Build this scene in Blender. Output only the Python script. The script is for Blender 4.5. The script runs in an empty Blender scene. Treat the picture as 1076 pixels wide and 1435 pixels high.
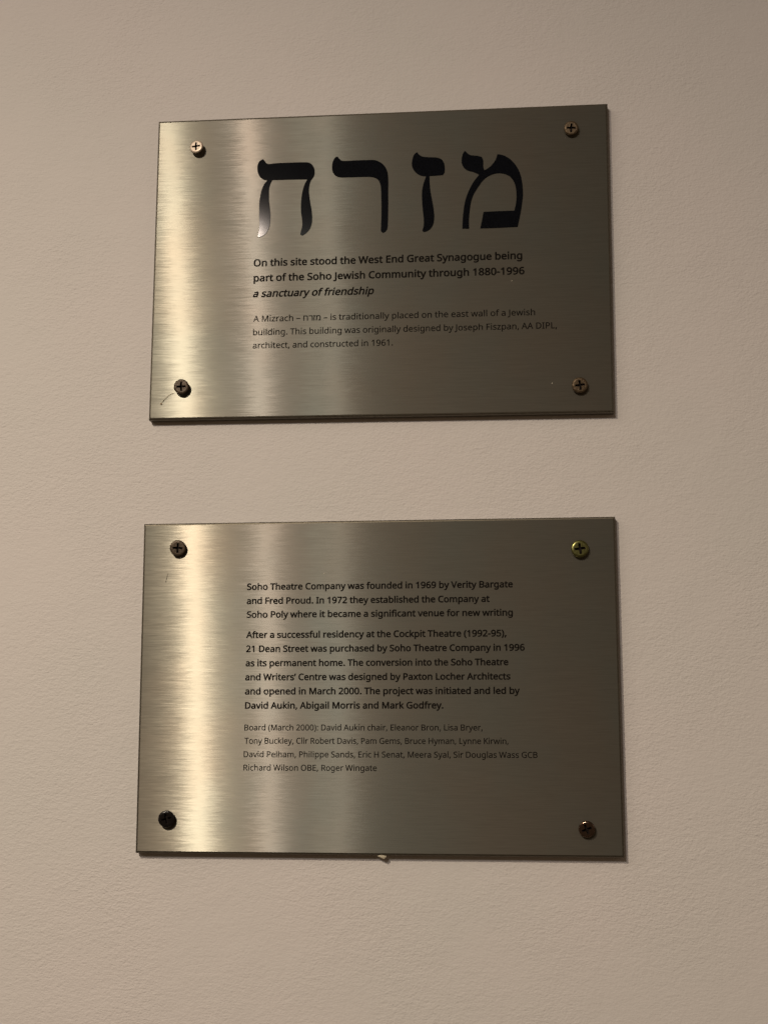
import bpy, bmesh, math, random
from mathutils import Vector, Matrix
from mathutils.geometry import delaunay_2d_cdt

random.seed(7)
S = bpy.context.scene
COL = S.collection
MM = 0.001
Z0 = 1.45                      # height of the lower plaque's centre above the floor
STAND = 0.0066                 # plate face to wall face

# ------------------------------------------------------------------ camera
(cx, cy, cz), ROT, FPX = ([0.08438250309940096, -0.011649986290910054, 0.7926728243297407], [[0.9950646077868209, 0.01622007409515134, 0.09789451223847098], [-0.001578335992621867, 0.9890121998427661, -0.1478254965074252], [-0.09921660740800776, 0.146941409270907, 0.9841566374596704]], 1798.005097968226)
M = Matrix(((1, 0, 0), (0, 0, -1), (0, 1, 0)))          # fitted axes (x, y up, z to viewer) -> world
cam_d = bpy.data.cameras.new('camera')
cam = bpy.data.objects.new('camera', cam_d)
COL.objects.link(cam)
cam_d.sensor_fit = 'VERTICAL'
cam_d.sensor_height = 24.0
cam_d.lens = FPX / 1435.0 * 24.0
cam_d.clip_start = 0.01
cam_d.clip_end = 100
cam.matrix_world = Matrix.Translation((cx, -cz, cy + Z0)) @ (M @ Matrix(ROT)).to_4x4()
S.camera = cam

# ------------------------------------------------------------------ light
w = bpy.data.worlds.new('World')
S.world = w
w.use_nodes = True
bg = w.node_tree.nodes['Background']
bg.inputs[0].default_value = (1.0, 0.66, 0.36, 1)
bg.inputs[1].default_value = 0.062

def point(name, loc, watts, col, r):
    d = bpy.data.lights.new(name, 'POINT')
    d.energy = watts; d.color = col; d.shadow_soft_size = r
    o = bpy.data.objects.new(name, d); COL.objects.link(o)
    o.location = loc
    return o

def area(name, loc, target, watts, col, sx, sy):
    d = bpy.data.lights.new(name, 'AREA')
    d.shape = 'RECTANGLE'; d.size = sx; d.size_y = sy
    d.energy = watts; d.color = col
    o = bpy.data.objects.new(name, d); COL.objects.link(o)
    o.location = loc
    o.rotation_euler = (Vector(target) - Vector(loc)).to_track_quat('-Z', 'Y').to_euler()
    return o

WARM = (1.0, 0.85, 0.64)
sd = bpy.data.lights.new('spot_lamp', 'SPOT')            # ceiling spot, aimed low on the left
sd.energy = 63; sd.color = WARM; sd.shadow_soft_size = 0.022
sd.spot_size = math.radians(88); sd.spot_blend = 1.0
so = bpy.data.objects.new('spot_lamp', sd); COL.objects.link(so)
so.location = (-0.55, -1.5, Z0 + 0.93)
so.rotation_euler = (Vector((-0.30, 0, Z0 - 0.95)) - so.location).to_track_quat('-Z', 'Y').to_euler()
point('ceiling_lamp', (-0.60, -2.5, Z0 + 1.25), 40, (1.0, 0.84, 0.72), 0.010)
point('ceiling_lamp', (-0.50, -3.3, Z0 + 1.45), 20, (1.0, 0.93, 0.80), 0.013)
point('ceiling_lamp', (-0.575, -3.3, Z0 + 1.45), 9, (0.93, 1.0, 0.86), 0.013)
area('added_fill_light', (-1.9, -1.7, Z0 + 1.7), (0, 0, Z0 + 0.3), 10, (1.0, 0.88, 0.72), 1.6, 1.6)  # soft fill added at upper left to lift the wall, no known source
area('added_fill_light', (2.4, -1.5, Z0 + 0.6), (0, 0, Z0 + 0.1), 2.5, (1.0, 0.82, 0.70), 1.4, 1.4)  # weaker fill added from the right, no real lamp behind it

S.view_settings.view_transform = 'Standard'
S.view_settings.look = 'None'
S.view_settings.exposure = 0
S.view_settings.gamma = 1
S.view_settings.use_curve_mapping = False
S.cycles.use_denoising = True
S.cycles.denoising_prefilter = 'ACCURATE'
S.cycles.use_light_tree = False
S.cycles.max_bounces = 6

# ------------------------------------------------------------------ node helpers
def new_mat(name):
    m = bpy.data.materials.new(name); m.use_nodes = True
    nt = m.node_tree
    nt.nodes.clear()
    out = nt.nodes.new('ShaderNodeOutputMaterial')
    return m, nt, out

def N(nt, t, **kw):
    n = nt.nodes.new(t)
    for k, v in kw.items():
        if hasattr(n, k): setattr(n, k, v)
        else: n.inputs[k].default_value = v
    return n

def noise(nt, vec, scale, detail=2.0, rough=0.5):
    n = N(nt, 'ShaderNodeTexNoise')
    n.inputs['Scale'].default_value = scale
    n.inputs['Detail'].default_value = detail
    n.inputs['Roughness'].default_value = rough
    nt.links.new(vec, n.inputs['Vector'])
    return n.outputs[0]

def mapping(nt, vec, scale, loc=(0, 0, 0), rot=(0, 0, 0)):
    n = N(nt, 'ShaderNodeMapping')
    n.inputs['Scale'].default_value = scale
    n.inputs['Location'].default_value = loc
    n.inputs['Rotation'].default_value = rot
    nt.links.new(vec, n.inputs['Vector'])
    return n.outputs[0]

def math_(nt, op, a, b=0.0):
    n = N(nt, 'ShaderNodeMath', operation=op)
    for i, v in enumerate((a, b)):
        if isinstance(v, (int, float)): n.inputs[i].default_value = v
        else: nt.links.new(v, n.inputs[i])
    return n.outputs[0]

def maprange(nt, v, a, b, c, d):
    n = N(nt, 'ShaderNodeMapRange')
    nt.links.new(v, n.inputs[0])
    for i, x in enumerate((a, b, c, d)): n.inputs[i + 1].default_value = x
    return n.outputs[0]

def mixcol(nt, f, a, b):
    n = N(nt, 'ShaderNodeMix', data_type='RGBA')
    nt.links.new(f, n.inputs[0])
    n.inputs[6].default_value = (*a, 1); n.inputs[7].default_value = (*b, 1)
    return n.outputs[2]

# ------------------------------------------------------------------ materials
def mat_wall():
    m, nt, out = new_mat('painted_plaster')
    co = N(nt, 'ShaderNodeTexCoord').outputs['Object']
    b = N(nt, 'ShaderNodeBsdfPrincipled')
    blot = noise(nt, co, 6.0, 3)
    col = mixcol(nt, maprange(nt, blot, 0.35, 0.65, 0, 1), (0.72, 0.688, 0.682), (0.75, 0.698, 0.698))
    nt.links.new(col, b.inputs['Base Color'])
    b.inputs['Roughness'].default_value = 0.62
    b.inputs['Specular IOR Level'].default_value = 0.25
    # roller stipple: short sideways ridges, stronger in patches
    warp = mapping(nt, co, (1, 1, 1.9))
    n1 = noise(nt, warp, 260, 3, 0.55)
    n2 = noise(nt, mapping(nt, co, (1, 1, 1.5), (3, 1, 2)), 620, 2, 0.5)
    n3 = noise(nt, co, 70, 2, 0.5)
    patch = maprange(nt, noise(nt, mapping(nt, co, (1, 1, 1), (5, 0, 9)), 9, 3, 0.6), 0.36, 0.66, 0.45, 1.25)
    h = math_(nt, 'ADD', math_(nt, 'MULTIPLY', n1, 0.00044), math_(nt, 'MULTIPLY', n2, 0.00034))
    h = math_(nt, 'MULTIPLY', h, patch)
    h = math_(nt, 'ADD', h, math_(nt, 'MULTIPLY', n3, 0.00035))
    bp = N(nt, 'ShaderNodeBump')
    bp.inputs['Strength'].default_value = 1.0
    bp.inputs['Distance'].default_value = 1.0
    nt.links.new(h, bp.inputs['Height'])
    nt.links.new(bp.outputs[0], b.inputs['Normal'])
    nt.links.new(b.outputs[0], out.inputs[0])
    return m

def mat_brushed():
    m, nt, out = new_mat('brushed_steel')
    co = N(nt, 'ShaderNodeTexCoord').outputs['Object']
    oi = N(nt, 'ShaderNodeObjectInfo').outputs['Random']
    off = N(nt, 'ShaderNodeCombineXYZ'); nt.links.new(math_(nt, 'MULTIPLY', oi, 50), off.inputs[1])
    va = N(nt, 'ShaderNodeVectorMath', operation='ADD')
    nt.links.new(co, va.inputs[0]); nt.links.new(off.outputs[0], va.inputs[1])
    co2 = va.outputs[0]
    s1 = noise(nt, mapping(nt, co2, (70, 1, 3000)), 1.0, 2, 0.6)
    s2 = noise(nt, mapping(nt, co2, (150, 1, 2200), (3, 2, 1)), 1.0, 2, 0.5)
    s3 = noise(nt, mapping(nt, co2, (14, 1, 60), (1, 7, 4)), 1.0, 2, 0.5)
    geo = N(nt, 'ShaderNodeNewGeometry')
    tang = N(nt, 'ShaderNodeVectorTransform', vector_type='VECTOR', convert_from='OBJECT', convert_to='WORLD')
    tang.inputs[0].default_value = (1, 0, 0)
    k = math_(nt, 'ADD', math_(nt, 'MULTIPLY', math_(nt, 'SUBTRACT', s1, 0.5), 0.014),
              math_(nt, 'MULTIPLY', math_(nt, 'SUBTRACT', s2, 0.5), 0.009))
    k = math_(nt, 'ADD', k, math_(nt, 'MULTIPLY', math_(nt, 'SUBTRACT', s3, 0.5), 0.003))
    sc = N(nt, 'ShaderNodeVectorMath', operation='SCALE')
    nt.links.new(tang.outputs[0], sc.inputs[0]); nt.links.new(k, sc.inputs['Scale'])
    ad = N(nt, 'ShaderNodeVectorMath', operation='ADD')
    nt.links.new(geo.outputs['Normal'], ad.inputs[0]); nt.links.new(sc.outputs[0], ad.inputs[1])
    nn = N(nt, 'ShaderNodeVectorMath', operation='NORMALIZE')
    nt.links.new(ad.outputs[0], nn.inputs[0])
    col = mixcol(nt, s1, (0.235, 0.228, 0.210), (0.350, 0.340, 0.314))
    # faint tarnish: warmer and greener patches a few centimetres across
    tarn = noise(nt, mapping(nt, co2, (16, 1, 11), (6, 1, 2)), 1.0, 3, 0.55)
    tint = mixcol(nt, maprange(nt, tarn, 0.36, 0.64, 0, 1), (1.03, 0.96, 0.89), (0.97, 0.985, 0.95))
    mul = N(nt, 'ShaderNodeMix', data_type='RGBA', blend_type='MULTIPLY')
    mul.inputs[0].default_value = 1.0
    nt.links.new(col, mul.inputs[6]); nt.links.new(tint, mul.inputs[7])
    col = mul.outputs[2]
    def gloss(r, a):
        g = N(nt, 'ShaderNodeBsdfAnisotropic')
        g.distribution = 'GGX'
        g.inputs['Roughness'].default_value = r
        g.inputs['Anisotropy'].default_value = a
        nt.links.new(col, g.inputs['Color'])
        nt.links.new(nn.outputs[0], g.inputs['Normal'])
        nt.links.new(tang.outputs[0], g.inputs['Tangent'])
        return g.outputs[0]
    mx = N(nt, 'ShaderNodeMixShader'); my = N(nt, 'ShaderNodeMixShader')
    smear = noise(nt, mapping(nt, co2, (9, 1, 14), (2, 3, 8)), 1.0, 4, 0.6)     # handling marks dull the sheen in places
    nt.links.new(maprange(nt, smear, 0.32, 0.68, 0.38, 0.62), mx.inputs[0])
    nt.links.new(gloss(0.30, 0.89), mx.inputs[1])
    nt.links.new(gloss(0.385, 0.81), mx.inputs[2])
    my.inputs[0].default_value = 0.55
    nt.links.new(mx.outputs[0], my.inputs[1])
    nt.links.new(gloss(0.72, 0.42), my.inputs[2])
    nt.links.new(my.outputs[0], out.inputs[0])
    return m

def mat_simple(name, col, rough, metal=0.0, spec=0.5, bump=0.0, bscale=900, var=0.0, rv=0.15):
    m, nt, out = new_mat(name)
    b = N(nt, 'ShaderNodeBsdfPrincipled')
    co = N(nt, 'ShaderNodeTexCoord').outputs['Object']
    n = noise(nt, co, bscale, 3, 0.6)
    dk = tuple(c * (1 - var) for c in col); lt = tuple(min(1, c * (1 + var)) for c in col)
    nt.links.new(mixcol(nt, n, dk, lt), b.inputs['Base Color'])
    b.inputs['Metallic'].default_value = metal
    nt.links.new(maprange(nt, n, 0.3, 0.7, rough * (1 - rv), rough * (1 + rv)), b.inputs['Roughness'])
    b.inputs['Specular IOR Level'].default_value = spec
    if bump:
        bp = N(nt, 'ShaderNodeBump')
        bp.inputs['Strength'].default_value = 1.0
        bp.inputs['Distance'].default_value = bump
        nt.links.new(n, bp.inputs['Height'])
        nt.links.new(bp.outputs[0], b.inputs['Normal'])
    nt.links.new(b.outputs[0], out.inputs[0])
    return m

WALL = mat_wall()
STEEL = mat_brushed()
ENAMEL = mat_simple('black_enamel', (0.006, 0.0065, 0.009), 0.085, spec=0.028, bscale=90, var=0.2, rv=0.0)
INK = mat_simple('engraved_black_paint', (0.008, 0.006, 0.005), 0.7, spec=0.05, var=0.5, bscale=700)
NICKEL = mat_simple('pinkish_plated_steel', (0.72, 0.60, 0.50), 0.42, metal=0.55, bump=0.0001, var=0.2)
BROWN = mat_simple('browned_steel', (0.085, 0.060, 0.040), 0.42, metal=0.35, bump=0.0002, var=0.4)
BRONZE = mat_simple('dull_bronze', (0.105, 0.072, 0.042), 0.45, metal=0.6, bump=0.0002, var=0.35)
BRASS = mat_simple('yellowed_brass', (0.17, 0.165, 0.062), 0.30, metal=0.9, bump=0.00003, var=0.2)
BLACK = mat_simple('black_oxide', (0.010, 0.008, 0.008), 0.22, metal=0.2, bump=0.0001, var=0.3)
CHROME = mat_simple('dark_chrome', (0.15, 0.10, 0.075), 0.16, metal=0.9, bump=0.00006, var=0.3)
EDGE = mat_simple('dark_reflection_edge', (0.14, 0.125, 0.10), 0.5, metal=1.0, var=0.2)  # rough cut edge, colour darkened to stand in for its dark reflection
GRIME = mat_simple('recess_grime', (0.010, 0.006, 0.005), 0.7, spec=0.2, var=0.4)
SPECK = mat_simple('pale_paint', (0.62, 0.58, 0.50), 0.5, var=0.15)
GLUE = mat_simple('cream_filler', (0.62, 0.56, 0.44), 0.4, bump=0.0003, var=0.1)
LINT = mat_simple('tan_lint', (0.46, 0.38, 0.27), 0.8, spec=0.2, var=0.2)

# ------------------------------------------------------------------ object helpers
def link_mesh(name, bm, mat, parent=None, smooth=False):
    me = bpy.data.meshes.new(name)
    bm.normal_update()
    bm.to_mesh(me); bm.free()
    if smooth:
        for p in me.polygons: p.use_smooth = True
    me.materials.append(mat)
    o = bpy.data.objects.new(name, me); COL.objects.link(o)
    if parent: o.parent = parent
    return o

def tag(o, label=None, cat=None, group=None, kind=None):
    for k, v in (('label', label), ('category', cat), ('group', group), ('kind', kind)):
        if v: o[k] = v
    return o

# ------------------------------------------------------------------ wall
bm = bmesh.new()
bmesh.ops.create_cube(bm, size=1)
for v in bm.verts:
    v.co = Vector((v.co.x * 6.0, STAND + 0.06 + v.co.y * 0.12, 1.5 + v.co.z * 3.0))
wall = link_mesh('wall', bm, WALL)
tag(wall, 'beige painted plaster wall with a fine roller stipple behind both plaques', 'wall', kind='structure')

# ------------------------------------------------------------------ lettering data
# outline of each character in thousandths of an em (cap height 714): "char advance contour/contour"
GLYPHS = '''
( 300 40,274,42,328,47,382,56,434,68,485,84,535,104,583,128,629,156,673,187,714,270,714,227,649,192,580,164,507,145,431,133,354,129,275,131,224,136,173,145,122,157,72,173,23,192,-24,214,-71,240,-115,269,-158,187,-158,156,-117,128,-75,104,-29,84,18,68,66,56,117,47,169,42,221
) 300 260,274,258,221,253,169,244,117,232,67,216,18,196,-29,173,-75,145,-118,113,-158,31,-158,60,-115,86,-71,108,-24,127,23,143,72,155,122,164,173,169,224,171,275,169,327,164,379,155,431,143,482,127,531,108,580,86,627,60,672,30,714,113,714,145,673,173,629,196,583,216,535,232,485,244,434,253,382,258,328
, 268 192,105,182,68,169,29,154,-12,138,-52,122,-92,106,-129,41,-129,51,-90,60,-48,70,-4,78,38,85,79,91,116,185,116
- 322 40,229,40,307,282,307,282,229
. 268 72,54,76,85,90,106,110,117,133,121,157,117,177,106,191,85,196,54,191,23,177,2,157,-10,133,-14,110,-10,90,2,76,23
0 572 523,358,522,302,517,250,510,203,493,140,468,87,436,46,394,15,344,-4,285,-10,212,1,152,34,107,88,74,160,60,219,52,285,49,358,52,432,59,498,72,556,103,628,148,682,208,714,285,725,358,714,418,682,464,628,497,556,511,498,520,432/137,358,139,296,143,242,151,195,171,138,198,97,236,73,285,65,334,73,371,97,400,137,419,194,427,242,432,296,434,358,432,420,427,474,419,520,400,577,371,617,334,642,285,650,236,642,198,617,171,577,151,520,143,474,139,420
1 572 355,0,269,0,269,499,269,526,269,548,270,567,271,585,273,622,258,607,244,595,211,567,135,505,89,564,282,714,355,714
2 572 520,0,48,0,48,73,235,262,285,313,326,358,358,400,382,440,396,483,401,529,392,581,366,618,326,641,275,649,226,644,183,631,144,609,103,581,56,640,85,663,117,683,153,700,190,713,231,721,275,724,337,718,390,701,433,673,464,635,484,589,491,534,485,480,468,429,440,380,404,333,359,283,308,231,159,84,159,80,520,80
5 572 275,438,343,432,402,413,450,383,485,341,508,290,515,228,507,159,483,100,444,53,391,18,326,-3,248,-10,195,-8,144,0,100,12,63,29,63,112,103,92,150,77,201,68,249,65,299,69,341,81,377,103,403,132,419,171,425,219,414,281,382,326,326,355,246,364,216,363,182,359,150,354,124,349,80,377,107,714,465,714,465,634,182,634,165,427,185,430,211,434,241,437
6 572 55,305,57,366,63,427,75,485,93,540,118,591,151,635,193,672,244,700,307,718,382,724,404,723,428,722,452,719,470,715,470,640,451,645,429,649,407,651,384,652,321,646,269,629,228,602,196,566,174,523,158,474,148,420,143,363,149,363,166,386,187,406,212,423,242,436,278,444,318,447,376,441,426,421,468,390,499,347,519,294,525,230,518,161,497,102,463,54,418,19,363,-3,298,-10,249,-5,203,9,162,33,125,67,96,111,73,165,60,230/297,64,354,74,399,104,428,156,438,230,429,291,403,338,360,368,300,378,256,373,218,358,187,336,163,309,149,278,144,247,146,214,153,182,166,151,182,123,204,99,230,80,261,68
7 572 136,0,429,634,44,634,44,714,523,714,523,646,233,0
8 572 285,724,344,719,396,704,439,680,471,647,492,604,499,553,494,513,480,478,459,448,431,421,398,398,363,378,405,356,443,330,475,302,500,269,517,230,522,185,515,129,493,81,458,43,411,14,354,-4,288,-10,217,-4,157,13,111,41,76,78,56,126,49,182,54,228,69,267,93,300,124,329,159,353,197,373,164,394,133,418,108,446,88,477,76,513,72,554,79,605,100,646,133,680,176,704,227,719/135,181,144,133,172,94,219,69,286,60,350,69,397,94,426,134,436,184,431,217,417,245,395,271,365,293,329,313,286,331,270,337,229,317,196,296,170,272,150,246,139,216/284,653,234,646,193,626,167,594,158,550,162,516,175,488,196,465,223,445,254,428,289,412,322,428,351,445,376,465,395,488,408,517,412,550,403,594,377,626,336,646
9 572 520,409,518,348,511,287,500,229,482,173,457,123,424,78,382,41,330,13,267,-4,192,-10,170,-9,145,-7,121,-4,102,0,102,75,121,70,144,65,167,63,190,62,254,68,305,85,346,112,378,147,401,190,417,239,426,293,431,350,425,350,408,328,387,308,362,291,331,278,296,270,255,267,198,273,147,292,106,324,75,366,56,419,50,483,57,553,78,612,113,660,158,695,214,717,278,724,327,719,373,704,414,680,450,646,479,602,501,548,515,484/278,650,222,640,176,609,147,557,137,484,145,422,171,375,213,346,274,336,319,341,357,355,388,378,411,405,426,436,431,467,429,499,421,531,410,563,393,591,371,615,345,634,314,646
: 268 72,54,76,85,90,106,110,117,133,121,157,117,177,106,191,85,196,54,191,23,177,2,157,-10,133,-14,110,-10,90,2,76,23/72,482,76,514,90,535,110,546,133,550,157,546,177,535,191,514,196,482,191,451,177,430,157,418,133,414,110,418,90,430,76,451
A 639 545,0,459,221,176,221,91,0,0,0,279,717,360,717,638,0/352,517,348,528,342,546,335,567,328,589,323,609,318,624,313,604,307,583,302,564,296,546,287,517,206,301,432,301
B 650 301,714,383,710,451,696,503,674,542,642,564,596,572,537,568,497,556,462,537,433,510,408,477,390,436,379,436,374,479,364,517,348,550,325,575,294,591,254,596,203,588,143,566,92,530,52,480,23,420,6,348,0,97,0,97,714/319,410,397,417,445,439,470,476,479,527,469,578,437,611,384,631,305,637,187,637,187,410/187,335,187,76,331,76,412,85,463,113,491,156,500,210,496,246,483,276,461,301,428,319,383,331,324,335
C 632 403,645,349,640,300,625,258,601,222,568,194,527,173,477,160,421,156,357,159,301,168,250,183,204,218,146,265,104,327,78,402,69,448,71,491,77,532,86,573,97,573,19,532,6,490,-3,444,-8,389,-10,320,-5,260,10,207,35,162,69,126,112,97,163,77,222,65,287,61,358,64,410,71,460,83,506,111,568,149,622,198,665,257,698,326,717,404,724,458,721,510,713,558,700,601,682,565,606,530,620,491,633,449,642
D 730 669,364,664,288,649,221,624,163,591,113,548,73,497,41,438,18,371,5,296,0,97,0,97,714,317,714,386,710,448,696,504,674,553,643,593,604,626,556,650,501,664,436/574,361,571,421,560,473,542,517,504,570,450,607,384,630,304,637,187,637,187,77,284,77,373,85,445,109,501,148,542,204,566,275
E 556 496,0,97,0,97,714,496,714,496,635,187,635,187,412,478,412,478,334,187,334,187,79,496,79
F 519 187,0,97,0,97,714,496,714,496,635,187,635,187,382,477,382,477,303,187,303
G 728 407,377,654,377,654,27,596,10,537,-1,474,-8,403,-10,333,-5,271,10,216,34,169,68,131,111,100,161,79,220,65,285,61,357,66,428,81,493,105,551,139,602,181,644,231,678,290,704,357,719,431,724,489,721,544,713,596,700,644,682,610,604,570,620,524,633,476,642,426,645,372,641,323,629,280,610,226,568,187,510,169,465,159,414,155,357,158,302,167,252,182,206,218,148,269,104,312,84,364,72,424,68,467,69,504,73,535,78,564,85,564,297,407,297
H 741 643,0,553,0,553,333,187,333,187,0,97,0,97,714,187,714,187,412,553,412,553,714,643,714
I 339 298,0,40,0,40,52,124,71,124,642,40,662,40,714,298,714,298,662,214,642,214,71,298,52
J 273 -4,-190,-26,-189,-46,-186,-63,-182,-78,-177,-78,-101,-61,-105,-44,-108,-26,-110,-6,-111,18,-108,42,-101,62,-87,78,-66,89,-36,92,4,92,714,182,714,182,11,176,-52,159,-102,131,-141,94,-168,48,-185
K 619 619,0,513,0,260,341,187,277,187,0,97,0,97,714,187,714,187,362,217,396,248,430,310,498,503,714,608,714,325,403
L 524 97,0,97,714,187,714,187,80,499,80,499,0
M 907 412,0,177,626,173,626,175,603,176,575,178,543,179,507,180,471,180,433,180,0,97,0,97,714,230,714,450,129,454,129,678,714,810,714,810,0,721,0,721,439,721,474,722,508,723,542,725,573,727,602,728,625,724,625,486,0
O 781 720,358,718,304,711,254,699,207,673,145,636,91,590,48,533,16,467,-3,391,-10,312,-3,245,16,188,48,142,91,106,145,81,208,70,255,63,305,61,359,65,429,77,493,97,551,125,602,162,644,206,679,260,705,322,720,392,725,460,720,520,705,572,679,617,645,654,602,682,551,703,493,716,429/156,358,159,301,167,249,181,203,213,145,258,103,318,77,391,68,465,77,523,103,568,146,600,203,614,249,622,301,625,358,619,441,600,512,569,569,524,612,465,637,392,646,318,637,258,611,213,570,181,512,167,467,159,415
P 605 286,714,371,708,439,690,490,659,526,617,547,566,554,504,550,461,539,419,520,381,492,347,453,318,404,296,343,283,269,278,187,278,187,0,97,0,97,714/278,637,187,637,187,355,259,355,321,359,372,369,411,388,439,416,456,453,461,500,450,560,417,603,360,629
R 622 294,714,375,708,440,691,491,663,526,624,547,573,554,511,549,459,533,416,509,382,479,355,446,335,411,320,607,0,502,0,329,295,187,295,187,0,97,0,97,714/289,636,187,636,187,371,294,371,369,380,421,405,451,448,461,507,456,549,442,582,419,606,386,623,343,633
S 549 502,191,494,132,471,82,433,43,382,14,320,-4,247,-10,208,-9,171,-6,136,-1,104,5,76,14,51,24,51,110,91,95,140,81,195,71,251,68,300,71,340,82,371,99,394,122,408,150,412,183,408,215,397,242,377,265,345,286,302,307,244,330,201,348,163,366,132,387,106,411,86,438,71,468,63,502,60,542,67,595,89,639,124,675,169,702,225,718,288,724,345,721,396,713,443,700,485,684,457,607,418,622,376,634,332,642,286,645,245,642,211,632,185,616,166,595,155,570,151,541,155,508,166,481,186,458,215,438,255,418,307,397,365,373,413,347,452,318,479,284,496,242
T 556 323,0,233,0,233,635,10,635,10,714,545,714,545,635,323,635
V 600 600,714,345,0,255,0,0,714,94,714,255,256,265,227,274,200,282,174,288,148,295,124,300,100,305,124,311,149,318,175,326,201,335,229,345,258,505,714
W 930 917,714,727,0,636,0,497,468,491,489,485,511,479,532,474,553,469,572,465,587,463,600,461,609,460,600,457,587,454,572,450,553,445,532,439,510,434,488,427,465,292,0,201,0,12,714,106,714,217,278,223,255,228,232,233,210,237,188,242,167,245,147,248,127,251,108,254,128,257,149,261,170,266,192,271,215,277,238,283,261,289,283,415,714,508,714,639,280,646,257,652,233,658,210,663,188,668,166,671,145,678,108,682,134,686,160,691,189,698,218,705,248,713,279,823,714
a 561 288,545,348,540,396,526,433,502,468,446,480,365,480,0,416,0,399,76,395,76,372,49,347,27,321,11,291,-1,257,-8,215,-10,169,-6,128,7,94,29,68,59,52,100,46,149,62,220,109,272,159,297,223,313,303,320,394,323,394,355,387,412,365,448,330,467,283,474,242,471,203,461,166,448,132,433,105,499,143,517,188,531,237,542/314,259,229,249,175,227,147,193,137,148,144,109,164,82,196,66,235,61,297,70,348,98,382,146,393,214,393,262
b 615 173,575,173,542,171,511,170,485,168,465,173,465,200,496,236,522,282,539,339,545,401,537,455,514,499,475,533,422,553,352,560,268,557,210,548,159,532,114,499,60,455,21,401,-2,339,-10,282,-4,236,13,200,38,173,68,166,68,148,0,85,0,85,760,173,760/324,472,273,467,234,450,206,423,187,384,176,334,173,271,173,267,177,206,187,156,205,115,252,76,326,63,389,76,433,116,453,157,465,208,469,269,465,331,453,381,433,421,388,459
c 480 300,-10,233,-3,173,19,124,56,86,109,69,153,59,205,55,265,59,327,70,381,88,426,127,480,177,517,238,539,306,546,346,544,385,537,419,528,447,517,420,444,394,453,364,461,333,467,304,469,255,463,215,446,184,417,163,378,150,327,146,266,150,207,163,157,184,118,214,89,252,72,299,66,340,68,376,75,409,85,438,97,438,19,410,7,378,-2,343,-8
d 615 275,-10,213,-2,159,21,115,59,82,113,62,183,55,267,62,352,82,421,115,475,160,515,214,538,276,546,315,543,349,535,378,523,403,507,424,488,442,467,448,467,447,483,444,505,443,528,442,546,442,760,530,760,530,0,459,0,446,72,442,72,424,50,403,30,378,14,349,1,314,-7/289,63,361,75,408,109,434,168,443,250,443,266,439,328,428,379,410,419,363,460,288,473,226,459,181,416,162,375,150,324,146,265,150,206,162,156,181,116,226,76
e 564 292,546,356,538,410,516,454,480,486,431,506,372,513,304,513,251,146,251,159,171,192,112,246,77,317,65,365,67,407,74,448,86,489,102,489,25,448,9,408,-1,364,-8,313,-10,241,-2,178,21,127,60,87,113,69,158,59,208,55,264,58,320,68,370,84,415,120,471,167,512,225,538/291,474,235,464,191,433,162,385,148,321,421,321,417,364,407,401,389,431,365,454,332,469
f 344 332,468,197,468,197,0,109,0,109,468,15,468,15,509,109,539,109,570,114,633,129,682,155,719,189,745,232,760,283,765,314,764,341,759,366,754,387,747,364,678,347,683,327,688,306,692,284,693,246,686,218,663,202,626,197,571,197,536,332,536
g 615 275,546,325,541,370,526,410,501,443,465,448,465,460,536,530,536,530,-9,523,-79,504,-136,471,-182,425,-214,365,-234,290,-240,234,-238,183,-231,138,-221,97,-206,97,-125,138,-143,186,-156,239,-164,295,-167,357,-157,403,-126,433,-79,443,-16,443,5,443,20,444,40,445,59,446,71,442,71,411,35,373,10,328,-5,276,-10,212,-2,158,22,113,63,81,118,61,186,55,267,61,347,81,414,113,470,157,512,211,538/287,472,245,466,210,448,183,418,163,378,150,327,146,266,150,205,162,155,182,114,227,75,289,62,327,65,359,72,385,86,407,105,423,131,435,163,442,201,444,246,444,267,440,333,427,385,406,424,376,451,336,467
h 618 173,537,173,518,171,498,170,479,168,462,174,462,193,487,217,508,245,524,275,535,308,543,341,545,401,540,449,524,488,498,515,461,531,412,537,349,537,0,450,0,450,343,443,400,421,440,384,464,330,472,276,466,236,449,207,422,187,383,177,335,173,277,173,0,85,0,85,760,173,760
i 258 173,536,173,0,85,0,85,536/130,737,149,734,165,723,177,706,181,681,177,656,165,639,149,629,130,625,110,628,93,639,82,656,78,681,82,706,93,723,110,734
j 258 22,-240,-1,-239,-22,-236,-40,-233,-55,-228,-55,-157,-40,-161,-24,-164,-7,-166,11,-167,40,-163,64,-149,80,-124,85,-83,85,536,173,536,173,-80,169,-127,157,-166,137,-198,108,-221,70,-235/78,681,82,706,93,723,110,734,130,737,149,734,165,723,177,706,181,681,177,656,165,639,149,629,130,625,110,628,93,639,82,656
k 534 172,363,172,344,171,321,169,297,168,276,172,276,179,286,190,299,214,329,226,344,236,355,407,536,510,536,293,307,525,0,419,0,233,250,172,197,172,0,85,0,85,760,172,760
l 258 173,0,85,0,85,760,173,760
m 935 673,546,752,534,809,499,834,462,849,412,854,349,854,0,767,0,767,345,760,400,740,440,707,464,658,472,591,461,546,427,521,372,513,296,513,0,426,0,426,345,423,384,414,415,399,440,378,458,350,468,316,472,268,466,231,449,204,422,186,384,176,336,173,278,173,0,85,0,85,536,156,536,169,463,174,463,193,489,215,509,241,526,270,537,300,544,332,546,389,540,435,524,471,496,496,456,501,456,533,496,574,524,622,540
n 618 343,546,402,541,450,525,488,499,515,462,532,412,537,349,537,0,450,0,450,343,443,400,421,440,384,464,330,472,255,460,207,422,181,361,173,278,173,0,85,0,85,536,156,536,169,463,174,463,194,489,218,509,246,526,277,537,309,544
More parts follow.
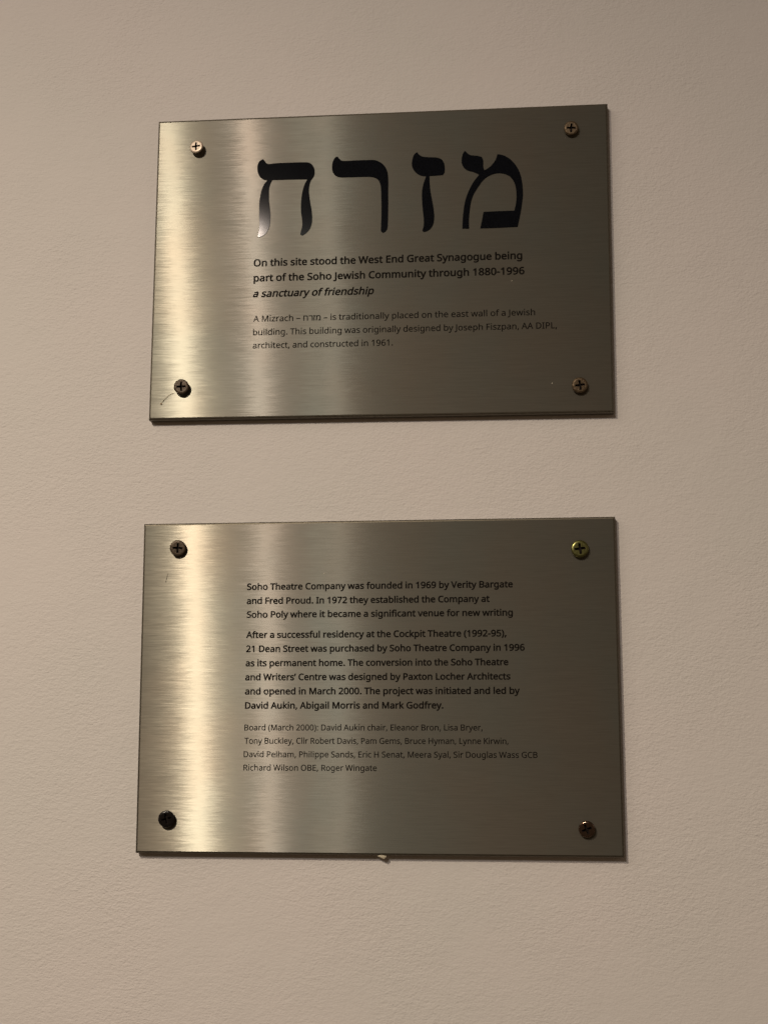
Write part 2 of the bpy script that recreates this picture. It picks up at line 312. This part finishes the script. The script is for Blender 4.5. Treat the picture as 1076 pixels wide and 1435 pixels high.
o 605 551,269,547,206,533,150,512,103,483,63,447,31,405,8,355,-5,301,-10,250,-5,203,8,161,31,125,63,96,103,73,150,60,206,55,269,58,325,68,375,85,419,121,474,171,513,232,538,304,546,373,538,432,513,482,474,519,419,537,375,548,325/146,269,150,210,163,159,184,118,214,88,254,69,303,63,352,69,392,88,422,118,443,159,456,210,460,269,456,328,443,378,422,418,391,447,352,466,302,472,231,459,183,418,162,377,150,328
p 615 340,546,402,538,455,515,499,477,533,423,553,354,560,269,557,211,548,160,532,115,499,61,455,21,402,-2,339,-10,300,-7,266,1,236,14,211,29,191,48,173,68,167,68,169,49,171,25,172,1,173,-20,173,-240,85,-240,85,536,157,536,169,463,173,463,191,485,211,505,236,522,265,535,300,543/324,472,275,467,237,451,208,426,189,390,177,343,173,286,173,269,176,208,187,157,206,117,234,87,274,69,326,63,371,70,406,90,434,122,453,163,465,213,469,270,465,327,453,376,433,417,388,458
r 413 335,546,351,546,367,544,384,543,398,540,387,459,373,462,358,464,343,465,329,466,299,463,270,453,243,437,220,416,200,391,185,360,176,325,173,286,173,0,85,0,85,536,157,536,167,438,171,438,190,467,212,492,238,514,267,531,300,542
s 479 434,148,427,100,408,61,376,30,334,8,282,-5,220,-10,168,-8,123,-1,85,10,52,24,52,104,87,89,129,74,175,64,222,61,280,66,319,82,342,108,349,140,346,159,338,176,323,192,298,208,264,225,217,244,169,264,128,284,95,306,71,332,56,364,51,404,65,464,106,509,147,530,196,542,252,546,299,544,343,536,385,525,423,510,393,440,358,453,322,464,285,471,246,474,198,470,163,456,142,436,135,409,138,389,148,371,165,356,191,341,227,325,273,307,320,288,360,268,392,246,415,219,429,187
t 361 264,62,284,63,305,65,324,69,339,73,339,6,322,0,299,-5,274,-9,249,-10,209,-6,171,4,139,24,114,55,97,98,92,156,92,468,16,468,16,510,93,545,128,659,180,659,180,536,335,536,335,468,180,468,180,158,186,115,203,85,230,68
u 618 533,536,533,0,461,0,448,71,444,71,424,45,400,25,372,9,341,-1,308,-8,274,-10,215,-5,167,10,128,37,101,74,84,123,79,185,79,536,168,536,168,191,175,135,197,95,234,71,287,63,341,69,381,85,411,113,430,151,441,200,445,257,445,536
v 508 203,0,0,536,94,536,208,220,216,197,225,171,233,145,241,119,247,97,251,78,255,78,260,97,266,120,274,145,283,172,292,197,300,220,414,536,508,536,304,0
w 786 431,303,425,324,419,344,413,364,408,383,400,418,396,433,394,445,390,445,388,433,384,418,381,401,376,383,372,364,366,343,361,323,354,302,258,1,158,1,11,537,102,537,176,251,184,222,191,192,198,164,203,136,208,112,211,91,215,91,218,104,222,121,230,159,235,179,240,199,246,218,251,235,346,537,442,537,534,235,541,211,548,186,556,160,562,135,567,112,570,92,574,92,577,111,581,134,587,161,594,190,602,221,610,251,685,537,775,537,626,1,523,1
x 529 212,274,27,536,127,536,265,334,402,536,501,536,316,274,511,0,411,0,265,214,117,0,18,0
y 510 1,536,95,536,211,231,221,204,229,179,238,154,245,130,251,107,256,85,260,85,268,114,279,150,292,191,306,232,415,536,510,536,279,-74,258,-121,234,-161,206,-195,172,-219,132,-235,84,-240,61,-239,42,-237,25,-235,11,-232,11,-162,23,-164,37,-166,53,-167,70,-168,99,-165,123,-156,144,-142,162,-123,177,-100,189,-73,217,-2
z 470 431,0,39,0,39,58,327,468,56,468,56,536,424,536,424,470,140,68,431,68
ז 300 99,0,99,349,102,393,112,428,126,457,143,478,160,495,175,506,175,509,25,509,25,592,275,592,275,516,263,507,245,493,225,472,206,444,193,408,189,360,189,0
ח 677 391,592,453,587,504,572,542,547,570,511,587,463,592,403,592,0,502,0,502,385,494,444,471,482,434,502,385,509,175,509,175,0,85,0,85,592
מ 615 350,604,414,597,467,578,509,547,540,506,559,457,565,401,565,0,305,0,305,83,475,83,475,387,467,443,443,487,403,516,344,525,296,519,256,501,225,472,201,432,185,384,175,327,140,0,50,0,95,410,55,592,145,592,162,508,165,508,179,526,194,544,212,560,232,574,256,587,283,596,314,602
ר 477 372,0,372,385,364,444,341,482,304,502,255,509,15,509,15,592,261,592,323,587,374,572,413,547,440,511,457,463,462,403,462,0
– 500 40,229,40,307,460,307,460,229
’ 175 163,703,153,666,140,627,125,586,109,545,93,506,77,469,12,469,19,498,26,529,34,561,40,593,47,626,52,657,58,687,62,714,156,714
'''
# plaque, weight, left mm, baseline mm, width mm, cap height mm, words
LINES = [
    ('U', 'b', -81.42, -0.89, 173.77, 4.60, 'On this site stood the West End Great Synagogue being'),
    ('U', 'b', -81.21, -11.11, 174.91, 4.60, 'part of the Soho Jewish Community through 1880-1996'),
    ('U', 'i', -81.61, -21.71, 78.42, 4.60, 'a sanctuary of friendship'),
    ('U', 'r', -80.98, -38.33, 181.15, 3.95, 'A Mizrach – מזרח – is traditionally placed on the east wall of a Jewish'),
    ('U', 'r', -80.98, -47.32, 194.77, 3.95, 'building. This building was originally designed by Joseph Fiszpan, AA DIPL,'),
    ('U', 'r', -80.99, -56.18, 90.70, 3.95, 'architect, and constructed in 1961.'),
    ('L', 'b', -80.80, 59.29, 165.74, 3.85, 'Soho Theatre Company was founded in 1969 by Verity Bargate'),
    ('L', 'b', -80.86, 50.44, 151.44, 3.85, 'and Fred Proud. In 1972 they established the Company at'),
    ('L', 'b', -80.74, 41.85, 165.39, 3.85, 'Soho Poly where it became a significant venue for new writing'),
    ('L', 'b', -80.87, 29.20, 161.40, 3.85, 'After a successful residency at the Cockpit Theatre (1992-95),'),
    ('L', 'b', -80.83, 20.45, 172.35, 3.85, '21 Dean Street was purchased by Soho Theatre Company in 1996'),
    ('L', 'b', -81.02, 11.64, 162.50, 3.85, 'as its permanent home. The conversion into the Soho Theatre'),
    ('L', 'b', -81.17, 2.96, 163.77, 3.85, 'and Writers’ Centre was designed by Paxton Locher Architects'),
    ('L', 'b', -81.13, -5.75, 169.25, 3.85, 'and opened in March 2000. The project was initiated and led by'),
    ('L', 'b', -81.00, -14.47, 122.62, 3.85, 'David Aukin, Abigail Morris and Mark Godfrey.'),
    ('L', 'r', -81.30, -27.78, 146.62, 3.50, 'Board (March 2000): David Aukin chair, Eleanor Bron, Lisa Bryer,'),
    ('L', 'r', -81.18, -35.87, 162.05, 3.50, 'Tony Buckley, Cllr Robert Davis, Pam Gems, Bruce Hyman, Lynne Kirwin,'),
    ('L', 'r', -81.51, -44.06, 179.69, 3.50, 'David Pelham, Philippe Sands, Eric H Senat, Meera Syal, Sir Douglas Wass GCB'),
    ('L', 'r', -81.52, -52.14, 82.30, 3.50, 'Richard Wilson OBE, Roger Wingate'),
]
HEBREW = [
    ('chet', [(-76.58, 72.75), (-75.14, 70.56), (-73.25, 69.23), (-68.13, 69.52), (-58.82, 69.55), (-49.53, 69.49), (-45.82, 68.96), (-43.47, 66.94), (-42.32, 64.0), (-42.45, 60.15), (-43.63, 57.98), (-44.71, 56.39), (-45.59, 53.05), (-45.81, 49.22), (-44.98, 42.48), (-43.98, 36.71), (-43.45, 31.92), (-43.66, 27.17), (-45.17, 22.94), (-47.88, 20.17), (-49.89, 19.0), (-51.1, 19.8), (-50.85, 21.69), (-49.99, 25.47), (-50.04, 29.28), (-50.87, 35.04), (-50.97, 41.73), (-50.33, 48.42), (-48.84, 54.13), (-47.04, 57.53), (-54.92, 57.72), (-62.34, 57.8), (-70.24, 57.9), (-71.32, 55.91), (-72.27, 52.09), (-72.37, 47.28), (-71.98, 41.5), (-71.22, 35.73), (-71.13, 30.94), (-71.51, 26.17), (-73.28, 21.94), (-76.01, 19.45), (-78.77, 18.68), (-79.43, 19.47), (-78.85, 22.6), (-78.27, 26.4), (-78.57, 32.14), (-78.71, 38.86), (-78.62, 43.66), (-77.54, 50.35), (-75.77, 55.11), (-73.5, 57.92), (-76.31, 58.51), (-78.68, 60.53), (-80.13, 63.48), (-80.48, 66.88), (-79.98, 69.77), (-78.62, 71.86)]),
    ('resh', [(-27.18, 72.68), (-26.24, 71.39), (-24.1, 69.57), (-16.27, 69.47), (-7.07, 69.4), (-2.48, 69.13), (1.2, 67.45), (3.96, 64.66), (5.63, 61.24), (6.29, 56.91), (6.34, 47.36), (6.38, 37.84), (6.25, 27.41), (5.83, 21.75), (4.2, 19.73), (2.66, 19.21), (1.75, 20.47), (1.73, 23.78), (1.95, 33.25), (1.8, 42.76), (1.48, 50.4), (0.82, 53.29), (-0.56, 55.73), (-3.32, 57.26), (-6.99, 57.78), (-16.16, 57.93), (-23.52, 58.01), (-27.21, 58.63), (-29.53, 60.63), (-30.67, 63.56), (-30.71, 66.94), (-29.92, 70.28), (-28.74, 71.97)]),
    ('zayin', [(25.31, 73.44), (26.23, 71.96), (28.69, 70.43), (32.79, 69.79), (38.24, 69.29), (40.97, 68.04), (42.6, 65.59), (43.14, 62.7), (42.95, 58.89), (41.86, 57.22), (37.78, 56.99), (33.24, 56.87), (33.34, 52.1), (33.88, 46.38), (35.06, 39.69), (36.05, 33.03), (36.32, 28.3), (35.51, 23.62), (33.52, 20.67), (31.0, 19.24), (29.19, 19.02), (28.74, 20.07), (29.37, 22.87), (29.55, 26.64), (28.82, 34.23), (28.36, 40.88), (28.35, 46.57), (29.16, 51.3), (30.97, 56.76), (27.79, 57.26), (25.06, 58.89), (22.78, 61.56), (21.68, 64.95), (22.04, 68.77), (22.94, 71.61), (24.13, 73.0)]),
    ('mem', [(56.57, 73.17), (57.74, 71.69), (60.0, 70.17), (64.51, 69.52), (67.22, 68.65), (68.1, 66.04), (68.08, 62.24), (68.79, 59.55), (71.68, 61.15), (74.4, 63.9), (76.4, 67.15), (77.14, 69.98), (78.94, 69.91), (82.53, 68.54), (86.1, 65.83), (89.2, 61.91), (91.57, 57.08), (92.94, 50.88), (93.49, 43.31), (92.79, 35.8), (91.55, 28.33), (89.87, 20.43), (77.66, 20.17), (65.86, 20.18), (66.97, 25.4), (68.08, 31.29), (77.75, 31.43), (87.84, 31.46), (88.96, 36.87), (89.28, 42.51), (88.62, 48.2), (86.87, 52.52), (84.21, 55.27), (80.63, 56.82), (76.15, 56.99), (71.64, 55.45), (68.02, 52.74), (64.4, 47.66), (61.68, 43.02), (60.03, 37.88), (59.11, 31.31), (58.63, 25.68), (58.79, 20.22), (54.39, 20.36), (54.59, 25.81), (55.16, 32.38), (56.26, 38.96), (58.08, 44.57), (61.26, 51.09), (65.35, 56.63), (61.75, 58.48), (58.6, 59.45), (55.89, 61.27), (54.28, 64.19), (54.11, 67.53), (54.75, 70.85), (55.67, 72.73)]),
]
G = {}
for row in GLYPHS.strip('\n').split('\n'):
    ch, adv, rest = row[0], *row[2:].split(' ')
    cs = []
    for c in rest.split('/'):
        v = [int(x) for x in c.split(',')]
        cs.append([(v[i], v[i + 1]) for i in range(0, len(v), 2)])
    G[ch] = (int(adv), cs)

def fill_outline(contours, extrude, offset=0.0, bevel=0.0):
    cu = bpy.data.curves.new('outline', 'CURVE')
    cu.dimensions = '2D'; cu.fill_mode = 'BOTH'
    cu.extrude = extrude; cu.offset = offset; cu.bevel_depth = bevel; cu.bevel_resolution = 1
    for c in contours:
        sp = cu.splines.new('POLY')
        sp.points.add(len(c) - 1)
        for p, (x, y) in zip(sp.points, c): p.co = (x, y, 0, 1)
        sp.use_cyclic_u = True
    o = bpy.data.objects.new('outline', cu); COL.objects.link(o)
    dg = bpy.context.evaluated_depsgraph_get()
    me = bpy.data.meshes.new_from_object(o.evaluated_get(dg), depsgraph=dg)
    vs = [v.co.copy() for v in me.vertices]; fs = [tuple(p.vertices) for p in me.polygons]
    bpy.data.objects.remove(o); bpy.data.curves.remove(cu); bpy.data.meshes.remove(me)
    return vs, fs

CACHE = {}
BOLD, THIN = 0.034, 0.013
def inside(p, poly):
    r = False
    for (x1, y1), (x2, y2) in zip(poly, poly[1:] + poly[:1]):
        if (y1 > p[1]) != (y2 > p[1]) and p[0] < (x2 - x1) * (p[1] - y1) / (y2 - y1) + x1: r = not r
    return r

def near(p, cs, d):
    px, py = p
    for c in cs:
        for (ax, ay), (bx, by) in zip(c, c[1:] + c[:1]):
            dx, dy = bx - ax, by - ay
            l2 = dx * dx + dy * dy
            if l2 < 1e-12: continue
            k = min(1.0, max(0.0, ((px - ax) * dx + (py - ay) * dy) / l2))
            if (px - ax - k * dx) ** 2 + (py - ay - k * dy) ** 2 < d * d: return True
    return False

def glyph_mesh(ch, style):
    """flat letter: its outline plus a stroke of half-width d along it, joined into one sheet"""
    bold = style in 'bi'
    if (ch, bold) in CACHE: return CACHE[ch, bold]
    d = BOLD if bold else THIN
    cs = [[(x / 1000, (y + (28 if ch in 'ij' and min(q[1] for q in c) > 560 else 0)) / 1000) for x, y in c] for c in G[ch][1]]
    vs, fs = [], []
    def face(pts):
        fs.append(list(range(len(vs), len(vs) + len(pts)))); vs.extend(Vector(p) for p in pts)
    for c in cs: face(c)
    for c in cs:
        for a, b in zip(c, c[1:] + c[:1]):
            e = Vector(b) - Vector(a)
            if e.length < 1e-6: continue
            n = Vector((-e.y, e.x)).normalized() * d
            a, b = Vector(a), Vector(b)
            face([a - n, b - n, b + n, a + n])
            q = math.atan2(n.y, n.x)
            face([a + Vector((math.cos(q + k * math.pi / 4), math.sin(q + k * math.pi / 4))) * d for k in range(8)])
    ov, oe, of, _, _, src = delaunay_2d_cdt(vs, [], fs, 0, 1e-6)
    nc = len(cs)
    bm = bmesh.new()
    bv = [bm.verts.new((v.x, v.y, 0)) for v in ov]
    for f, s in zip(of, src):
        m = (ov[f[0]] + ov[f[1]] + ov[f[2]]) / 3
        if sum(inside(m, c) for c in cs) % 2 or near(m, cs, d * 0.97):
            bm.faces.new([bv[k] for k in f])
    for v in list(bm.verts):
        if not v.link_faces: bm.verts.remove(v)
    for f in bm.faces:
        if f.normal.z < 0: f.normal_flip()
    bm.verts.index_update()
    CACHE[ch, bold] = ([v.co.copy() for v in bm.verts], [[v.index for v in f.verts] for f in bm.faces])
    bm.free()
    return CACHE[ch, bold]
HEB_SET = 'אבגדהוזחטיכלמנסעפצקרשת'

def text_line(parent, style, x0, y0, width, cap, words):
    # visual order: a Hebrew run is laid out right to left
    out, run = [], []
    for ch in words + '\0':
        if ch in HEB_SET: run.append(ch); continue
        out += run[::-1]; run = []
        if ch != '\0': out.append(ch)
    k = cap / 714 * 1000                     # mm per em
    pos, x = [], 0.0
    lsb = min(p[0] for c in G[out[0]][1] for p in c) / 1000
    for i, ch in enumerate(out):
        pos.append(x)
        x += 0.25 if ch == ' ' else G[ch][0] / 1000
    last = out[-1]
    right = pos[-1] + max(p[0] for c in G[last][1] for p in c) / 1000
    nat = (right - lsb) * k
    # share the difference between glyph width and letter spacing
    sx = (width / nat) ** 0.75
    track = (width - nat * sx) / (len(out) - 1)
    bm = bmesh.new()
    for i, ch in enumerate(out):
        if ch == ' ': continue
        vs, fs = glyph_mesh(ch, style)
        bv = []
        for v in vs:
            xx = v.x + (v.y * 0.21 if style == 'i' else 0)
            X = x0 + (pos[i] - lsb + xx) * k * sx + track * i
            Y = y0 + v.y * k
            bv.append(bm.verts.new((X * MM, -0.00005, Y * MM)))
        for f in fs:
            try: bm.faces.new([bv[j] for j in f])
            except ValueError: pass
    return link_mesh('text_line', bm, INK, parent)

# ------------------------------------------------------------------ plaque parts
PW, PH = 297.0, 0.20466 * 1000

def plate(parent):
    bm = bmesh.new()
    bmesh.ops.create_cube(bm, size=1)
    t = STAND - 0.0004
    for v in bm.verts:
        v.co = Vector((v.co.x * PW * MM, t / 2 + v.co.y * t, v.co.z * PH * MM))
    front = [e for e in bm.edges if all(v.co.y < 0.001 for v in e.verts)]
    corner = [e for e in bm.edges if abs(e.verts[0].co.y - e.verts[1].co.y) > 0.001]
    bmesh.ops.bevel(bm, geom=front, offset=0.0014, segments=3, profile=0.5, affect='EDGES')
    o = link_mesh('plate', bm, STEEL, parent)
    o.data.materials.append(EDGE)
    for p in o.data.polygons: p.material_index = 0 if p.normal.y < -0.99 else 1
    return o

def screw(parent, x, z, mat, r=4.7, h=3.6, spin=0.0, tilt=(0, 0), label=None):
    """raised cross-head screw; x, z in mm on the plaque, r head radius, h height of the head's top"""
    bm = bmesh.new()
    seg = 40
    prof = [(0.74, h), (0.88, h - 0.10), (0.97, h - 0.38), (1.0, h - 0.75), (1.0, h - 1.15), (0.86, h - 1.5), (0.5, h - 1.7), (0.46, 0.0)]
    rings = []
    for (q, y) in prof:
        rings.append([bm.verts.new((math.cos(a) * q * r * MM, -y * MM, math.sin(a) * q * r * MM))
                      for a in (2 * math.pi * i / seg for i in range(seg))])
    for a, b in zip(rings, rings[1:]):
        for i in range(seg):
            bm.faces.new((a[i], a[(i + 1) % seg], b[(i + 1) % seg], b[i]))
    L, wd = 0.62 * r, 0.13 * r
    plus = [(wd, L), (wd, wd * 1.25), (L, wd), (L, -wd), (wd * 1.25, -wd), (wd, -L), (-wd, -L), (-wd, -wd * 1.25), (-L, -wd), (-L, wd), (-wd * 1.25, wd), (-wd, L)]
    cs, sn = math.cos(spin), math.sin(spin)
    plus = [(a * cs - b * sn, a * sn + b * cs) for a, b in plus]
    top = [bm.verts.new((a * MM, -h * MM, b * MM)) for a, b in plus]
    edges = [bm.edges.get((rings[0][i], rings[0][(i + 1) % seg])) for i in range(seg)]
    edges += [bm.edges.new((top[i], top[(i + 1) % 12])) for i in range(12)]
    bmesh.ops.triangle_fill(bm, edges=edges, use_beauty=True)
    for f in list(bm.faces):                       # drop the triangles inside the cross
        if len(f.verts) == 3 and all(v in top for v in f.verts):
            c = f.calc_center_median() / MM
            u, v_ = c.x * cs + c.z * sn, -c.x * sn + c.z * cs
            if (abs(u) < wd and abs(v_) < L) or (abs(v_) < wd and abs(u) < L): bm.faces.remove(f)
    bmesh.ops.recalc_face_normals(bm, faces=bm.faces)
    o = link_mesh('screw', bm, mat, parent)
    for p in o.data.polygons: p.use_smooth = len(p.vertices) == 4
    o.location = (x * MM, 0, z * MM)
    o.rotation_euler = (tilt[0], 0, tilt[1])
    if label: o['label'] = label
    bm = bmesh.new()
    up = [bm.verts.new((a * MM, -(h - 0.02) * MM, b * MM)) for a, b in plus]
    dn = [bm.verts.new((a * 0.62 * MM, -(h - 1.9) * MM, b * 0.62 * MM)) for a, b in plus]
    for i in range(12):
        bm.faces.new((up[i], dn[i], dn[(i + 1) % 12], up[(i + 1) % 12]))
    bm.faces.new(dn)
    bmesh.ops.recalc_face_normals(bm, faces=bm.faces)
    link_mesh('cross_recess', bm, GRIME, o)
    return o

def smooth_loop(pts, sub=4):
    n, out = len(pts), []
    P = [Vector(p) for p in pts]
    def is_corner(i):
        a, b = P[i] - P[i - 1], P[(i + 1) % n] - P[i]
        return a.angle(b) > math.radians(48)
    tan = []
    for i in range(n):
        tan.append(None if is_corner(i) else (P[(i + 1) % n] - P[i - 1]))
    for i in range(n):
        a, b = P[i], P[(i + 1) % n]
        d = b - a
        ta = tan[i].normalized() * d.length if tan[i] else d
        tb = tan[(i + 1) % n].normalized() * d.length if tan[(i + 1) % n] else d
        for j in range(sub):
            t = j / sub
            h00, h10, h01, h11 = 2*t**3-3*t*t+1, t**3-2*t*t+t, -2*t**3+3*t*t, t**3-t*t
            out.append(tuple(h00 * a + h10 * ta + h01 * b + h11 * tb))
    return out

def hebrew_letter(parent, pts, label):
    vs, fs = fill_outline([smooth_loop(pts)], 0.10, -0.10, 0.10)
    bm = bmesh.new()
    bv = [bm.verts.new((v.x * MM, -0.00002 - (v.z + 0.10) * MM, v.y * MM)) for v in vs]
    for f in fs:
        try: bm.faces.new([bv[j] for j in f])
        except ValueError: pass
    bmesh.ops.remove_doubles(bm, verts=bm.verts, dist=1e-7)
    bmesh.ops.recalc_face_normals(bm, faces=bm.faces)
    o = link_mesh('hebrew_letter', bm, ENAMEL, parent)
    o['label'] = label
    return o

def speck(parent, x, z, r):
    bm = bmesh.new()
    bmesh.ops.create_icosphere(bm, subdivisions=2, radius=1)
    for v in bm.verts:
        k = 1 + random.uniform(-0.15, 0.15)
        v.co = Vector((x + v.co.x * r * k, v.co.y * r * 0.45, z + v.co.z * r * 0.8 * k)) * MM
    return link_mesh('paint_speck', bm, SPECK, parent, True)

def tube(name, pts, r, mat, parent=None):
    bm = bmesh.new(); rings = []
    for i, p in enumerate(pts):
        a = Vector(pts[max(0, i - 1)]); b = Vector(pts[min(len(pts) - 1, i + 1)])
        t = (b - a).normalized(); n = Vector((0, 1, 0)); s = t.cross(n).normalized()
        rr = r * (0.35 if i in (0, len(pts) - 1) else 1)
        rings.append([bm.verts.new(Vector(p) + (s * math.cos(q) + n * math.sin(q)) * rr) for q in (math.pi * 2 * k / 8 for k in range(8))])
    for a, b in zip(rings, rings[1:]):
        for k in range(8): bm.faces.new((a[k], a[(k + 1) % 8], b[(k + 1) % 8], b[k]))
    bm.faces.new(rings[0]); bm.faces.new(rings[-1])
    bmesh.ops.recalc_face_normals(bm, faces=bm.faces)
    return link_mesh(name, bm, mat, parent, True)

def plaque(label, x, z, roll):
    o = bpy.data.objects.new('plaque', None); COL.objects.link(o)
    o.empty_display_size = 0.05
    o.location = (x, 0, Z0 + z)
    o.rotation_euler = (0, -roll, 0)
    return tag(o, label, 'plaque', 'steel plaques screwed to the wall')

R = math.radians
# ------------------------------------------------------------------ upper plaque
ux, uy, ur = [0.0019825476643981167, 0.271313387022239, -0.007037677149627208]
upper = plaque('brushed steel plaque with four big black Hebrew letters above six lines of English text', ux, uy, ur)
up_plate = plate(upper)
HL = {'chet': 'letter with two separate legs, leftmost of the big letters',
      'resh': 'letter with one curved right leg and a long bar on top',
      'zayin': 'narrow letter with a short bar over a single wavy leg',
      'mem': 'rightmost big letter, rounded arch with a flat foot'}
for n, pts in HEBREW: hebrew_letter(upper, pts, HL[n])
screw(upper, -120.35, 80.86, NICKEL, 4.6, 5.0, R(2), (R(-6), R(-8)), 'pale plated screw with a clean bright rim')
screw(upper, 124.76, 85.01, BRONZE, 4.7, 3.6, R(-4), (R(4), 0), 'dull bronze screw on the shaded side')
screw(upper, -126.74, -81.34, BROWN, 4.9, 4.4, R(1), (R(3), R(4)), 'dark brown screw with a fibre caught beside it')
screw(upper, 127.27, -85.12, BRONZE, 5.0, 3.6, R(7), (R(3), R(3)), 'dull bronze screw near the lower right corner')
speck(up_plate, 110.4, -83.0, 0.42)
speck(up_plate, 85.8, -15.4, 0.36)

# ------------------------------------------------------------------ lower plaque
lower = plaque('brushed steel plaque filled with thirteen lines of small English text and no Hebrew heading', 0, 0, 0)
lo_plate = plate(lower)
screw(lower, -125.51, 86.21, BROWN, 5.1, 3.6, R(-3), (R(3), R(6)), 'dark brown screw in the upper left corner')
screw(lower, 126.29, 82.15, BRASS, 5.4, 3.4, R(6), (R(-2), R(2)), 'yellow brass screw in the upper right corner')
screw(lower, -128.80, -81.23, BLACK, 5.1, 4.0, R(12), (R(2), R(6)), 'shiny black screw in the lower left corner')
screw(lower, 126.60, -85.38, CHROME, 4.9, 3.6, R(20), (R(4), R(-4)), 'dark chrome screw with a glinting edge')
speck(lo_plate, -32.0, 69.2, 0.5)
tube('scratch', [(-0.1319, -0.0001, 0.0705), (-0.1325, -0.00012, 0.0680), (-0.1333, -0.0001, 0.0645)], 0.00016, INK, lo_plate)

for (pl, st, x0, y0, wd, cap, words) in LINES:
    text_line(upper if pl == 'U' else lower, st, x0, y0, wd, cap, words)

# ------------------------------------------------------------------ small loose things
TP = [(-131.93, -84.83), (-133.9, -85.46), (-135.48, -86.28), (-136.63, -87.3), (-138.0, -88.74), (-139.0, -89.91), (-140.36, -91.77)]
c, s = math.cos(ur), math.sin(ur)
pts = []
for i, (a, b) in enumerate(TP):
    pts.append((ux + (a * c - b * s) * MM, -0.0002 - 0.0003 * math.sin(math.pi * i / (len(TP) - 1)), Z0 + uy + (a * s + b * c) * MM))
th = tube('lint_thread', pts, 0.00013, LINT)
bm = bmesh.new(); bm.from_mesh(th.data)
res = bmesh.ops.create_icosphere(bm, subdivisions=2, radius=0.00075)
for v in res['verts']:
    v.co = Vector(pts[-1]) + Vector((v.co.x * random.uniform(.6, 1.2), v.co.y * 0.6, v.co.z * random.uniform(.7, 1.2)))
bm.to_mesh(th.data); bm.free()
tag(th, 'tiny curled tan thread with a dark fluff end, beside a brown screw', 'thread')

bm = bmesh.new()
bmesh.ops.create_icosphere(bm, subdivisions=3, radius=1)
for v in bm.verts:
    p = v.co.copy()
    k = 1 + 0.12 * math.sin(p.x * 5 + p.z * 3)
    narrow = 1.0 if p.z > 0 else (1 + p.z) * 0.85 + 0.15          # drawn to a blunt point below
    v.co = Vector((p.x * 2.9 * narrow * k + (-0.9 * p.z), p.y * 0.9, p.z * (0.7 if p.z > 0 else 1.9))) * MM
blob = link_mesh('filler_blob', bm, GLUE, None, True)
blob.location = (0.0042, 0.0013, Z0 - PH / 2 * MM - 0.0004)
tag(blob, 'small cream lump of filler squeezed out under the bottom edge of the lower plaque', 'filler lump')
